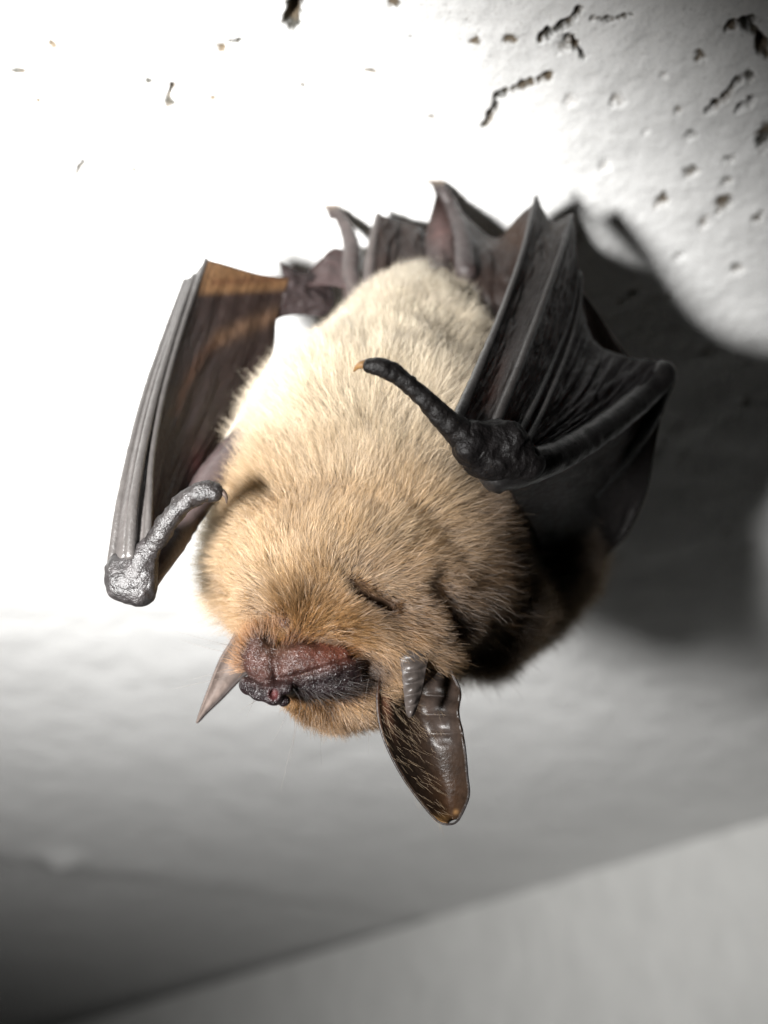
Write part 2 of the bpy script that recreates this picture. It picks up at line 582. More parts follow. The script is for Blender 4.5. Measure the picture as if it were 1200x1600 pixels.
    me = bpy.data.meshes.new('ceiling')
    me.vertices.add(len(V)); me.vertices.foreach_set('co', V.ravel())
    me.loops.add(F.size); me.loops.foreach_set('vertex_index', F.ravel().astype(np.int32))
    me.polygons.add(len(F)); me.polygons.foreach_set('loop_start', np.arange(0, F.size, 4, dtype=np.int32))
    me.update(calc_edges=True); me.validate()
    me.polygons.foreach_set('use_smooth', np.ones(len(F), bool))
    a = me.attributes.new('Col', 'FLOAT_COLOR', 'POINT')
    d = np.repeat(dirt.reshape(-1, 1), 4, 1); d[:, 3] = 1
    a.data.foreach_set('color', d.ravel())
    me.materials.append(wall_mat('white_painted_concrete', (.80, .80, .79)))
    o = bpy.data.objects.new('ceiling', me)
    coll.objects.link(o)
    o['kind'] = 'structure'
    o['label'] = 'white painted concrete ceiling with pits and cracks'
    # wall that meets the ceiling on a slant
    x0, y0, _ = to_plane(1200, 1280); x1, y1, _ = to_plane(690, 1432)
    d = np.array([x1 - x0, y1 - y0]); d /= np.linalg.norm(d)
    nrm = np.array([d[1], -d[0]])            # away from the camera
    if nrm @ np.array([x0, y0]) < 0: nrm = -nrm
    A = np.array([x0, y0]) - d * 420; B = np.array([x0, y0]) + d * 1500
    top, bot = .6, -900
    vv = []
    for zz in (top, bot):
        for q in (A, B, B + nrm * 90, A + nrm * 90):
            vv.append((q[0] * SC, q[1] * SC, zz * SC))
    me = bpy.data.meshes.new('wall')
    me.from_pydata(vv, [], [(0, 1, 2, 3), (7, 6, 5, 4), (0, 4, 5, 1), (1, 5, 6, 2), (2, 6, 7, 3), (3, 7, 4, 0)])
    me.materials.append(wall_mat('grey_painted_wall', (.74, .74, .72), dirt=False))
    w = bpy.data.objects.new('wall', me)
    coll.objects.link(w)
    w['kind'] = 'structure'
    w['label'] = 'smooth pale grey wall meeting the ceiling on a slant'
build_ceiling()

# ------------------------------------------------------------------ the bat
bat = bpy.data.objects.new('bat', None)
coll.objects.link(bat)
bat.location = BASE
bat.empty_display_size = .01
bat['label'] = 'small furry bat with cream belly and dark wings hanging head down from white ceiling'
bat['category'] = 'bat'

M_body = skin_mat('body_skin', rough=.7, bump=.05, vari=.3, spec=.06)
M_earb = skin_mat('ear_back_skin', rough=.6, bump=.14, bscale=1.8, vari=.35, spec=.08, transl=.15, tcol=(.4, .2, .12))
M_muz = skin_mat('muzzle_skin', rough=.29, bump=.11, bscale=3.6, vari=.35, spec=.22, cell=5.0)
M_wrist = skin_mat('wrist_skin', rough=.36, bump=.24, bscale=2.2, vari=.55, spec=.42)
M_wrist_shaded = skin_mat('shaded_wrist_skin', rough=.45, bump=.26, bscale=1.5, vari=.4, spec=.14)  # shaded copy of the wrist skin, used where wrist and thumb look unlit
M_mem = skin_mat('wing_membrane', rough=.40, bump=.14, bscale=1.5, vari=.3, spec=.3, transl=.2, tcol=(.45, .18, .06), uvw=(9, 26))
M_fing = skin_mat('finger_skin', rough=.36, bump=.07, bscale=2.5, vari=.2, spec=.55)
M_ear = skin_mat('ear_skin', rough=.36, bump=.07, bscale=2.6, vari=.4, spec=.16, transl=.06, tcol=(.4, .15, .06))
M_claw = skin_mat('claw_horn', base=(.10, .055, .022), rough=.3, bump=.02)
M_darkclaw = skin_mat('dark_claw_horn', base=(.035, .025, .02), rough=.3, bump=.02)
M_foot = skin_mat('foot_skin', rough=.45, bump=.12, bscale=2.0, cell=1.5)
M_fur = fur_mat('bat_fur')

# --- trunk and head
TR = [((682, 488, 135), (5.0, 5, 5.5)), ((642, 580, 130.5), (9.4, 11, 10.5)), ((588, 735, 122), (13.4, 15.5, 13.5)),
      ((770, 832, 140), (11.4, 13.4, 12)), ((482, 855, 117), (8.4, 9.8, 10)), ((640, 815, 119), (6.0, 9, 8.5)), ((692, 915, 119), (4.0, 8, 6.5)), ((745, 945, 124), (4.6, 5.6, 7)), ((585, 850, 114), (9, 8, 8.5)), ((655, 885, 113.5), (5.0, 8, 7))]
HD = [((535, 940, 107), (10.0, 9.4, 9.4)), ((545, 1055, 107), (7.4, 4.4, 7)), ((625, 985, 106.5), (6.3, 5.6, 6.2)), ((470, 1030, 102), (5.5, 3.6, 5))]
TRc = [(C(*c), np.array(r, float)) for c, r in TR]
HDc = [(C(*c), np.array(r, float)) for c, r in HD]
def f_trunk(P):
    d = ell(P, *TRc[0])
    for c in TRc[1:]:
        d = smin(d, ell(P, *c), 5.0)
    return d
def f_head(P):
    d = ell(P, *HDc[0])
    for c in HDc[1:]:
        d = smin(d, ell(P, *c), 2.5)
    return d
def seg_px(px, py, pts):
    best = np.full(px.shape, 1e9)
    for (ax, ay), (bx, by) in zip(pts[:-1], pts[1:]):
        dx, dy = bx - ax, by - ay
        t = np.clip(((px - ax) * dx + (py - ay) * dy) / (dx * dx + dy * dy), 0, 1)
        best = np.minimum(best, np.hypot(px - ax - t * dx, py - ay - t * dy))
    return best
FOLD = [(660, 915), (690, 960), (708, 1010), (725, 1075)]
EYE = [(548, 920), (575, 936), (606, 948)]
def f_body(P):
    d = smin(f_trunk(P), f_head(P), 6.0)
    px, py = PX(P)
    g = seg_px(px, py, FOLD)
    d = d + 1.8 * np.exp(-(g / 11) ** 2) * ss(116, 108, P[..., 2])
    g = seg_px(px, py, EYE)
    d = d + 1.5 * np.exp(-(g / 10) ** 2) * ss(108, 102, P[..., 2])
    return d
BV, BF = nets(f_body, (-25, -25, 90), (29, 36, 150), .45)
body = obj_from('body', BV, BF, M_body, bat, col=np.tile((.022, .013, .008), (len(BV), 1)))

# --- muzzle
MZ = [((488, 1034, 99.8), (5.2, 2.5, 4.4)), ((408, 1030, 99.4), (1.9, 2.8, 3.4)), ((446, 992, 100.4), (2.2, 1.5, 2.2)), ((448, 1036, 98.4), (3.2, 2.3, 3.2)),
      ((500, 1062, 101.0), (5.6, 1.7, 4.4)), ((425, 1064, 97.2), (2.4, 1.4, 2.4))]
MZc = [(C(*c), np.array(r, float)) for c, r in MZ]
NZ = 94.4
def f_muz(P):
    d = ell(P, *MZc[0])
    for c in MZc[1:]:
        d = smin(d, ell(P, *c), 1.2)
    px, py = PX(P)
    # swellings
    d = smin(d, ell(P, C(466, 1030, 96.4), np.array([2.0, 1.2, 1.0])), .7)
    d = smin(d, ell(P, C(402, 1018, 97.0), np.array([.9, 1.7, .9])), .6)
    d = smin(d, ell(P, C(445, 975, 98.6), np.array([.7, .6, .7])), .5)
    # nose with its two pads
    d = smin(d, cap(P, C(388, 1070, 96.6), C(404, 1080, 95.6), .95, .8), .5)
    d = smin(d, cap(P, C(404, 1080, 95.6), C(428, 1086, 95.2), .7, .95), .5)
    d = smin(d, ell(P, C(444, 1074, 95.4), np.array([.8, .65, .8])), .3)
    d = smin(d, ell(P, C(444, 1095, 95.8), np.array([.65, .5, .7])), .2)
    # lip line
    g = seg_px(px, py, [(380, 1052), (412, 1066), (434, 1062), (480, 1052), (530, 1036), (570, 1022)])
    d = d + .42 * np.exp(-(g / 5.0) ** 2)
    g = seg_px(px, py, [(432, 1060), (430, 1030), (438, 1000)])
    d = d + .5 * np.exp(-(g / 10.0) ** 2)
    # nostril
    q = -(np.linalg.norm((P - C(427, 1085.5, 94.2)) / np.array([.85, 1.1, 1.6]), axis=-1) - .50) * .8
    d = -smin(-d, -q, .15)
    q = -(np.linalg.norm((P - C(393, 1079, 95.0)) / np.array([.8, 1, 1.2]), axis=-1) - .33) * .8
    d = -smin(-d, -q, .15)
    return d + .11 * fbm(P, .8, 5, 4)
MV, MF = nets(f_muz, (-15, -21, 92), (0.5, -9, 106), .14)
mpx, mpy = PX(MV)
mcol = np.tile((.018, .0075, .0058), (len(MV), 1))
mcol = mix(mcol, (.045, .0145, .009), np.exp(-(((mpx - 535) / 55) ** 2 + ((mpy - 1015) / 26) ** 2)))
mcol = mix(mcol, (.026, .014, .008), np.exp(-(((mpx - 430) / 30) ** 2 + ((mpy - 995) / 30) ** 2)) * .7)
dk = ss(-16, 22, (mpy - np.interp(mpx, [380, 412, 434, 480, 530, 580], [1052, 1066, 1062, 1052, 1036, 1018])))
mcol = mix(mcol, (.0045, .003, .0035), dk * .92)
nost = np.exp(-(((mpx - 427) / 8) ** 2 + ((mpy - 1085.5) / 9) ** 2) ** 2) * (MV[:, 2] > 94.3)
mcol = mix(mcol, (.030, .008, .008), nost * .85)
muzzle = obj_from('muzzle', MV, MF, M_muz, bat, col=mcol)
muzzle['label'] = 'naked reddish dark muzzle with shiny wrinkled nose'

# --- fur
def naked(px, py, z):
    """0 where the face is bare"""
    e1 = ((px - 480) / 90) ** 2 + ((py - 1040) / 40) ** 2
    e2 = ((px - 408) / 30) ** 2 + ((py - 1040) / 48) ** 2
    e3 = ((px - 445) / 14) ** 2 + ((py - 978) / 10) ** 2
    k = np.minimum(np.minimum(e1, e2), e3)
    k = np.where(z < 108, k, 9)
    return k

def make_fur():
    tri = np.vstack([BF[:, [0, 1, 2]], BF[:, [0, 2, 3]]])
    a, b, c = BV[tri[:, 0]], BV[tri[:, 1]], BV[tri[:, 2]]
    cr_ = np.cross(b - a, c - a)
    ar = np.linalg.norm(cr_, axis=1) / 2
    cen = (a + b + c) / 3
    nn = cr_ / (2 * ar[:, None] + 1e-12)
    view = cen / np.linalg.norm(cen, axis=1, keepdims=True)
    facing = -(nn * view).sum(1)
    if np.median(facing[cen[:, 2] < 105]) < 0:
        facing = -facing
    dens = np.where(facing > -.25, 1.0, .28)
    px, py = PX(cen)
    dens *= 1 + .8 * ((py > 760) & (facing > -.1))
    w = ar * dens
    NH = 400000
    t = rng.choice(len(tri), NH, p=w / w.sum())
    u, v = rng.random(NH), rng.random(NH)
    s = u + v > 1
    u[s], v[s] = 1 - u[s], 1 - v[s]
    P = a[t] + (b[t] - a[t]) * u[:, None] + (c[t] - a[t]) * v[:, None]
    Nn = grad(f_body, P)
    px, py = PX(P)
    dh, dt = f_head(P), f_trunk(P)
    head = ss(.8, -.8, dh - dt)
    nk = naked(px, py, P[:, 2])
    ear = ((px - 655) / 55) ** 2 + ((py - 1085) / 55) ** 2
    eye = seg_px(px, py, EYE)
    keep = (nk > 1 + .25 * rng.random(NH)) & ((ear > 1) | (P[:, 2] > 112)) & ((eye > 9 + 5 * rng.random(NH)) | (P[:, 2] > 110))
    fold = seg_px(px, py, FOLD)
    keep &= (fold > 6 + 6 * rng.random(NH)) | (P[:, 2] > 118)
    P, Nn, px, py, head, nk, eye, fold = (x[keep] for x in (P, Nn, px, py, head, nk, eye, fold))
    n = len(P)
    # direction of lie
    hc = C(540, 960, 104)
    fl_t = P - hc
    hc2 = C(468, 1005, 100)
    fl_h = P - hc2
    fl_h[:, 1] -= 5.0 * ss(540, 640, px)
    fl = mix(fl_t / np.linalg.norm(fl_t, axis=1, keepdims=True), fl_h / np.linalg.norm(fl_h, axis=1, keepdims=True), head)
    swirl = np.stack([fbm(P, .16, 31), fbm(P, .16, 32), fbm(P, .16, 33)], -1)
    fl = fl + .45 * swirl
    fl = fl - Nn * (fl * Nn).sum(1, keepdims=True)
    fl /= np.linalg.norm(fl, axis=1, keepdims=True) + 1e-9
    lift = mix(np.full((n, 1), .62), np.full((n, 1), .42), head)[:, 0]
    lift = lift + .25 * fbm(P, .35, 41, 2)
    d = fl * (1 - lift)[:, None] + Nn * lift[:, None] + rng.normal(0, .2, (n, 3)) + rng.normal(0, .22, (n, 3)) * (rng.random(n) < .25)[:, None]
    d /= np.linalg.norm(d, axis=1, keepdims=True)
    Lg = mix(np.full((n, 1), 4.5), np.full((n, 1), 2.8), head)[:, 0]
    Lg *= .35 + .65 * ss(1.0, 2.6, nk)
    Lg *= np.where(py > 1085, .72, 1)
    Lg *= 1 + .22 * fbm(P, .5, 51, 2)
    Lg *= rng.uniform(.65, 1.15, n)
    Lg *= 1 - .5 * ss(660, 460, py)
    Lg *= .25 + .75 * ss(6, 50, eye + 60 * (P[:, 2] > 110))
    Lg *= .5 + .5 * ss(5, 40, fold + 60 * (P[:, 2] > 120))
    fly = rng.random(n) < .035
    Lg[fly] *= 1.12
    Lg = np.maximum(Lg, .5)
    # gravity pulls the free ends: straight down in the world is (0,-CE,-SE) here
    down = np.array([0, -CE, -SE])
    bend = rng.normal(0, .16, (n, 3)) + down * .10 + fl * .30
    # clumps
    kd = kdtree.KDTree(n // 14)
    sid = rng.choice(n, n // 14, replace=False)
    for i, k in enumerate(sid):
        kd.insert(P[k], i)
    kd.balance()
    cl = np.fromiter((kd.find(p)[1] for p in P), np.int64, n)
    sroot = P[sid[cl]]; sdir = d[sid[cl]]; sl = Lg[sid[cl]]
    tip0 = P + d * Lg[:, None] + bend * (Lg * .5)[:, None]
    stip = sroot + sdir * Lg[:, None] + (rng.normal(0, .1, (n, 3)) + down * .1 + fl * .3) * (Lg * .5)[:, None]
    ck = rng.uniform(.05, .6, n); ck[fly] = 0
    tip = tip0 + (stip - tip0) * ck[:, None]
    K = 5
    tt = np.linspace(0, 1, K)
    mid = P + d * (Lg * .5)[:, None]
    ctl = mid + (rng.normal(0, .09, (n, 3))) * Lg[:, None]
    pts = ((1 - tt) ** 2)[None, :, None] * P[:, None] + (2 * tt * (1 - tt))[None, :, None] * ctl[:, None] + (tt ** 2)[None, :, None] * tip[:, None]
    pts[:, 0] -= Nn * .15
    rad = np.array([1.0, 1.0, .9, .65, .18])[None] * (rng.uniform(.013, .023, n) * (1 - .35 * ss(2.6, 1.0, nk)))[:, None]
    # colour
    cream = np.array((.365, .298, .208)); pale = np.array((.37, .315, .23)); tan = np.array((.165, .105, .053)); brown = np.array((.070, .038, .0165)); dkb = np.array((.03, .018, .012)); rust = np.array((.09, .043, .015))
    up = py + 26 * fbm(P, .18, 61)
    col = mix(np.tile(pale, (n, 1)), np.tile(cream, (n, 1)), ss(430, 640, up))
    col = mix(col, tan, ss(640, 850, up + .22 * abs(px - 560)))
    hb = np.maximum(head, ss(800, 930, up))
    col = mix(col, mix(np.tile(tan, (n, 1)), np.tile(brown, (n, 1)), ss(835, 985, up + .25 * (px - 520))), hb)
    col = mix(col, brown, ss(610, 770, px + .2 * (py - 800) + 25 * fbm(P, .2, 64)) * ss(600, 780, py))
    col = mix(col, np.array((.024, .014, .007)), .93 * ss(635, 755, px + 25 * fbm(P, .2, 65)) * ss(600, 760, py))  # flank's shade put into the colour, on top of its darker brown
    col = mix(col, np.array((.105, .056, .022)), .7 * ss(5.5, 1.6, nk) * head)
    col = mix(col, rust, .7 * ss(2.0, 1.1, nk))
    col = mix(col, dkb, .85 * ss(22, 8, eye))
    col = mix(col, dkb, .8 * ss(22, 6, fold) * (P[:, 2] < 118))  # shade of the crease put into the fur colour
    col = mix(col, dkb, .9 * ss(.9, 1.1, nk) * ss(2.0, 1.2, nk) * ss(500, 540, px) * ss(1020, 1045, py))
    col = mix(col, dkb * 1.3, .75 * ss(1085, 1045, py) * ss(385, 360, px) * head)
    col = mix(col, brown * .8, ss(1085, 1110, py) * .6)
    var = np.exp(rng.normal(0, .24, n) + (.14 + .16 * head) * fbm(P, .55, 71, 3))
    col = np.clip(col * var[:, None], 0, .93)
    lightg = rng.random(n) < .05
    col[lightg] = np.clip(col[lightg] * 2.0 + .07, 0, .93)
    darkg = rng.random(n) < .05
    col[darkg] *= .35
    cu = bpy.data.hair_curves.new('fur')
    cu.add_curves([K] * n)
    wp = W(pts.reshape(-1, 3)) - BASE
    cu.position_data.foreach_set('vector', wp.astype(np.float32).ravel())
    ra = cu.attributes.get('radius') or cu.attributes.new('radius', 'FLOAT', 'POINT')
    ra.data.foreach_set('value', (rad * SC).astype(np.float32).ravel())
    ca = cu.attributes.new('hair_col', 'FLOAT_COLOR', 'CURVE')
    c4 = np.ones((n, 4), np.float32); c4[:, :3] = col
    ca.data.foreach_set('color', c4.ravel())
    cu.materials.append(M_fur)
    o = bpy.data.objects.new('fur', cu)
    coll.objects.link(o)
    o.parent = body
    o['kind'] = 'stuff'
    o['label'] = 'soft fur, cream on the belly and tan brown on the head'
    return o
make_fur()

def hair_strands(name, paths, rad, colr, parent, mat):
    n = len(paths); K = len(paths[0])
    cu = bpy.data.hair_curves.new(name)
    cu.add_curves([K] * n)
    wp = W(np.array(paths).reshape(-1, 3)) - BASE
    cu.position_data.foreach_set('vector', wp.astype(np.float32).ravel())
    ra = cu.attributes.get('radius') or cu.attributes.new('radius', 'FLOAT', 'POINT')
    prof = np.linspace(1, .25, K)
    ra.data.foreach_set('value', (np.tile(prof * rad * SC, n)).astype(np.float32))
    ca = cu.attributes.new('hair_col', 'FLOAT_COLOR', 'CURVE')
    c4 = np.ones((n, 4), np.float32); c4[:, :3] = colr
    ca.data.foreach_set('color', c4.ravel())
    cu.materials.append(mat)
    o = bpy.data.objects.new(name, cu)
    coll.objects.link(o); o.parent = parent
    o['kind'] = 'stuff'
    return o

def muzzle_down():
    n0 = 22000
    k = rng.choice(len(MV), n0)
    P = MV[k]; N_ = grad(f_muz, P, .1)
    px, py = PX(P)
    nk = naked(px, py, P[:, 2])
    darkz = py > np.interp(px, [380, 412, 434, 480, 530, 580], [1056, 1070, 1066, 1056, 1040, 1022])
    nose = (px < 455) & (py > 1052)
    keep = (N_[:, 2] < .45) & ~nose & (rng.random(n0) < np.where(darkz, .16, .015 + .9 * ss(.55, .95, nk)))
    P, N_, px, py, nk, darkz = (x[keep] for x in (P, N_, px, py, nk, darkz))
    n = len(P)
    fl = P - C(430, 1060, 95)
    fl -= N_ * (fl * N_).sum(1, keepdims=True)
    fl /= np.linalg.norm(fl, axis=1, keepdims=True) + 1e-9
    d = fl * .7 + N_ * .45 + rng.normal(0, .22, (n, 3))
    d /= np.linalg.norm(d, axis=1, keepdims=True)
    Lg = (.35 + 1.5 * ss(.5, 1.1, nk)) * rng.uniform(.6, 1.2, n)
    t = np.linspace(0, 1, 4)
    pts = P[:, None] - N_[:, None] * .05 + d[:, None] * (Lg[:, None] * t[None])[..., None] + fl[:, None] * (.25 * Lg[:, None] * t[None] ** 2)[..., None]
    col = mix(np.tile((.12, .055, .022), (n, 1)), np.tile((.009, .006, .005), (n, 1)), darkz * .95)
    col = col * np.exp(rng.normal(0, .3, n))[:, None]
    hair_strands('muzzle_down', pts, .016, col, muzzle, M_fur)
muzzle_down()

wh = []
for a, b in [((385, 1015), (270, 985)), ((382, 1025), (282, 1000)), ((380, 1040), (300, 1062)), ((382, 1050), (262, 1078)), ((400, 1095), (372, 1112)),
             ((455, 1100), (425, 1160)), ((470, 1105), (437, 1240)), ((462, 1100), (458, 1170)), ((500, 1110), (502, 1195)), ((470, 1100), (452, 1195)),
             ((575, 1110), (576, 1178)), ((480, 1100), (470, 1150)), ((400, 1085), (385, 1120)), ((375, 1000), (330, 970)), ((372, 1010), (318, 1005)), ((576, 1060), (560, 1150))]:
    pa = C(*a, 97.0); pb = C(*b, 95 + 5 * rng.random())
    t = np.linspace(0, 1, 6)[:, None]
    sag = np.array([0, -1, 0]) * (t * (1 - t)) * rng.uniform(-1.2, .6)
    wh.append(pa * (1 - t) + pb * t + sag)
hair_strands('whiskers', wh, .013, (.07, .055, .045), muzzle, M_fur)

# --- ears
def blade(name, L, R, mat, parent, nu=70, nv=36, zfun=None, colf=None, thick=.28):
    """leaf between a left and a right margin given as px,py,z"""
    l = cr(CA(np.array(L, float)), nu); r = cr(CA(np.array(R, float)), nu)
    v = np.linspace(0, 1, nv)
    G = l[:, None] * (1 - v)[None, :, None] + r[:, None] * v[None, :, None]
    U = np.repeat(np.linspace(0, 1, nu)[:, None], nv, 1); Vv = np.repeat(v[None], nu, 0)
    if zfun is not None:
        dzv, dxv = zfun(U, Vv)
        G = G + np.stack([dxv, 0 * dzv, dzv], -1)
    V = G.reshape(-1, 3)
    ii = np.arange(nu - 1)[:, None] * nv + np.arange(nv - 1)[None]
    F = np.stack([ii, ii + 1, ii + nv + 1, ii + nv], -1).reshape(-1, 4)
    N = vnormals(V, F)
    n = len(V)
    V2 = np.vstack([V - N * thick * .5, V + N * thick * .5])
    Fl = F.tolist()
    Fb = [[q[3] + n, q[2] + n, q[1] + n, q[0] + n] for q in Fl]
    bd = [i * nv for i in range(nu)] + [(nu - 1) * nv + j for j in range(1, nv)] + [i * nv + nv - 1 for i in range(nu - 2, -1, -1)] + [j for j in range(nv - 2, 0, -1)]
    S = [[a, b, b + n, a + n] for a, b in zip(bd, bd[1:] + bd[:1])]
    px, py = PX(V)
    col = colf(px, py, U.ravel(), Vv.ravel()) if colf else None
    return obj_from(name, V2, Fl + Fb + S, mat, parent, col=None if col is None else np.vstack([col, col])), V, N

earL = [(604, 1010, 100.9), (593, 1050, 100.0), (589, 1095, 99.0), (594, 1135, 98.4), (607, 1172, 97.9), (628, 1212, 97.4), (655, 1250, 97.0), (682, 1281, 96.6), (700, 1288, 96.4)]
earR = [(694, 1010, 103.4), (706, 1050, 102.8), (719, 1080, 102.0), (716, 1112, 101.0), (722, 1142, 100.2), (727, 1175, 99.4), (730, 1210, 98.4), (732, 1245, 97.4), (716, 1281, 96.6)]
def ear_z(u, v):
    cup = 3.6 * (1 - u) ** .6 * np.sin(np.pi * v) ** .8 + .9 * np.sin(np.pi * v) * (u > 0)
    rid = .85 * np.abs(np.sin(np.pi * 9.5 * u)) ** .7 * np.exp(-((v - .74) / .13) ** 2) * ss(.05, .15, u) * ss(.62, .5, u)
    rid2 = .42 * np.abs(np.sin(np.pi * 11 * u + 1)) * np.exp(-((v - .95) / .07) ** 2) * ss(.2, .3, u) * ss(.62, .5, u)
    ant = 1.3 * np.exp(-((v - .16) / .10) ** 2) * ss(.62, .25, u)
    return cup - rid - rid2 - ant, .0 * u
def ear_c(px, py, u, v):
    c = np.tile((.010, .0062, .0042), (len(px), 1))
    c = mix(c, (.040, .018, .011), np.exp(-((v - .14) / .13) ** 2) * ss(.6, .25, u))
    c = mix(c, (.018, .0135, .0115), np.exp(-((v - .78) / .17) ** 2) * ss(.7, .5, u))
    c = mix(c, (.015, .0075, .0038), ss(.68, .88, u) * np.exp(-((v - .5) / .4) ** 2) * .9)
    c = mix(c, (.06, .032, .011), np.exp(-(((px - 688) / 14) ** 2 + ((py - 1282) / 9) ** 2)) * .9)
    c = mix(c, (.11, .06, .025), np.exp(-(((px - 714) / 4) ** 2 + ((py - 1270) / 4) ** 2)) * .8)
    return c
ear, EV, EN = blade('ear', earL, earR, M_ear, bat, 96, 60, ear_z, ear_c)
ear['label'] = 'dark ribbed ear with its cupped inner side showing'
rim = cr(np.vstack([CA(np.array(earL, float)), CA(np.array(earR[::-1], float))[:]]), 120)
Vr, Fr = tube_geo(np.hstack([rim, np.full((120, 1), .10)]), 160, 8)
obj_from('ear_rim', Vr, Fr, M_ear, ear, col=np.tile((.011, .009, .0085), (len(Vr), 1)))
tg, _, _ = blade('tragus', [(622, 1015, 98.9), (628, 1045, 98.2), (632, 1080, 97.6), (636, 1110, 97.3), (640, 1119, 97.2)],
                 [(672, 1015, 99.4), (666, 1042, 98.6), (658, 1080, 97.8), (648, 1110, 97.3), (643, 1119, 97.2)], M_ear, ear, 70, 20,
                 lambda u, v: (-.5 * np.sin(np.pi * v) + .16 * np.sin(u * 38 + 3 * v) * np.sin(np.pi * v), 0 * u),
                 lambda px, py, u, v: mix(np.tile((.024, .020, .018), (len(px), 1)), (.04, .033, .03), np.clip(np.abs(v - .5) * 2, 0, 1) ** 6), .3)
# little hairs inside the ear
eh = []
sel = rng.choice(len(EV), 900)
epx, epy = PX(EV)
for k in sel:
    if epx[k] > 690 or epy[k] < 1090: continue
    p = EV[k] + np.array([0, 0, -.15])
    d = np.array([.5 + rng.normal(0, .25), -.7 + rng.normal(0, .25), -.35]); d /= np.linalg.norm(d)
    ln = rng.uniform(.9, 2.2); t = np.linspace(0, 1, 4)[:, None]
    eh.append(p + d * ln * t + np.array([0, 0, .3]) * t * t * ln)
hair_strands('ear_hairs', eh, .009, (.30, .21, .12), ear, M_fur)

ear2, _, _ = blade('ear', [(378, 965, 106), (362, 1000, 106), (344, 1030, 106), (326, 1075, 106), (313, 1110, 106), (306, 1129, 106)],
                   [(410, 1030, 105), (398, 1045, 105), (375, 1062, 105), (348, 1090, 105.4), (322, 1115, 105.8), (309, 1130, 106)], M_earb, bat, 50, 24,
                   lambda u, v: (1.6 * np.sin(np.pi * v) * (1 - u), 0 * u),
                   lambda px, py, u, v: mix(np.tile((.050, .039, .034), (len(px), 1)), (.015, .012, .011), ss(.75, 1, v)), .3)
ear2['label'] = 'greyish pink ear seen edge on behind the muzzle'

# --- right wing (the bat's left): wrist in front of the belly
dark = (.006, .0055, .0055)
def c_rw(px, py, uv, V):
    c = np.tile((.020, .0175, .0165), (len(px), 1))
    c = mix(c, (.028, .013, .010), .8 * ss(.45, .1, uv[:, 0]) * (np.abs(np.sin(uv[:, 1] * 9)) ** 2))
    return mix(c, (.035, .028, .024), .6 * ss(.6, 1, uv[:, 0]))
F1 = [(712, 662, 95.5), (745, 585, 102.0), (782, 495, 110.5), (815, 400, 118.0), (838, 308, 127.0)]
V1 = [(738, 675, 97.0), (775, 590, 103.6), (810, 495, 112.3), (840, 405, 119.6), (862, 347, 127.0)]
F2 = [(762, 690, 96.5), (802, 595, 103.0), (840, 495, 111.5), (872, 405, 119.0), (893, 337, 127.0)]
V2_ = [(780, 700, 98.5), (822, 608, 105.6), (860, 508, 114.2), (885, 440, 120.5), (899, 390, 125.5)]
F3 = [(795, 705, 97.5), (832, 635, 104.6), (866, 560, 113.0), (892, 490, 119.5), (904, 425, 123.5)]
V3 = [(804, 708, 99.0), (841, 638, 106.0), (875, 560, 114.2), (897, 490, 120.5), (906, 430, 124.0)]
F4 = [(812, 710, 98.5), (848, 640, 105.6), (882, 560, 114.0), (903, 490, 120.5), (908, 428, 124.0)]
wing = patch('wing', [F1, V1, F2, V2_, F3, V3, F4], M_mem, bat, 90, 90, .16, 3, (16, 30), c_rw)
wing['label'] = 'dark folded wing whose thumb lies across the cream belly'
for f, r0, r1 in ((F1, .62, .26), (F2, .62, .30), (F3, .50, .22), (F4, .46, .22)):
    rr = np.linspace(r0, r1, len(f))
    tube('finger', [(*p, q) for p, q in zip(f, rr)], M_fing, wing, 60, 10, .10, 5, col=(.024, .0215, .0205))
patch('arm_membrane', [[(808, 712, 98.8), (848, 645, 105.4), (884, 562, 114), (908, 478, 121)],
                       [(806, 716, 99.5), (858, 660, 106), (905, 595, 113.5), (928, 534, 120.5)],
                       [(804, 720, 99.5), (868, 675, 105.5), (930, 620, 113), (975, 556, 119.8)],
                       [(800, 724, 99), (880, 692, 105), (960, 642, 113.5), (1038, 566, 120.2)]], M_mem, wing, 80, 60, .30, 8, (7, 22),
      lambda px, py, uv, V: np.tile((.010, .0092, .0095), (len(px), 1)))
tube('forearm', [(775, 738, 98.5, 2.0), (830, 728, 100.5, 1.75), (890, 702, 105.5, 1.6), (965, 652, 113.5, 1.6), (1010, 612, 119, 1.65), (1036, 584, 120.4, 1.7)], M_fing, wing, 60, 16, .08, 9, col=dark)
patch('added_shade_membrane', [[(788, 748, 101), (880, 716, 106.5), (965, 664, 114), (1034, 594, 120.6)], [(805, 785, 110), (880, 757, 114), (955, 712, 119), (1032, 645, 122)],  # added sheet that keeps flash light from leaking past the arm onto the ceiling
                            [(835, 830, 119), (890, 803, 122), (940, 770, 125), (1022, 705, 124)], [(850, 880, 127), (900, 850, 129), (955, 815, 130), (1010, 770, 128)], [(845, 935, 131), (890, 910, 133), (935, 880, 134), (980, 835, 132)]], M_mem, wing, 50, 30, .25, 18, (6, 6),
      lambda px, py, uv, V: np.tile((.005, .0045, .0045), (len(px), 1)))  # near-black, the shade below the forearm put into the colour
tube('upper_arm', [(1036, 584, 120.9, 1.65), (1000, 660, 122, 1.9), (930, 740, 126, 2.4), (850, 800, 126, 3)], M_fing, wing, 40, 14, .05, 3, col=dark)
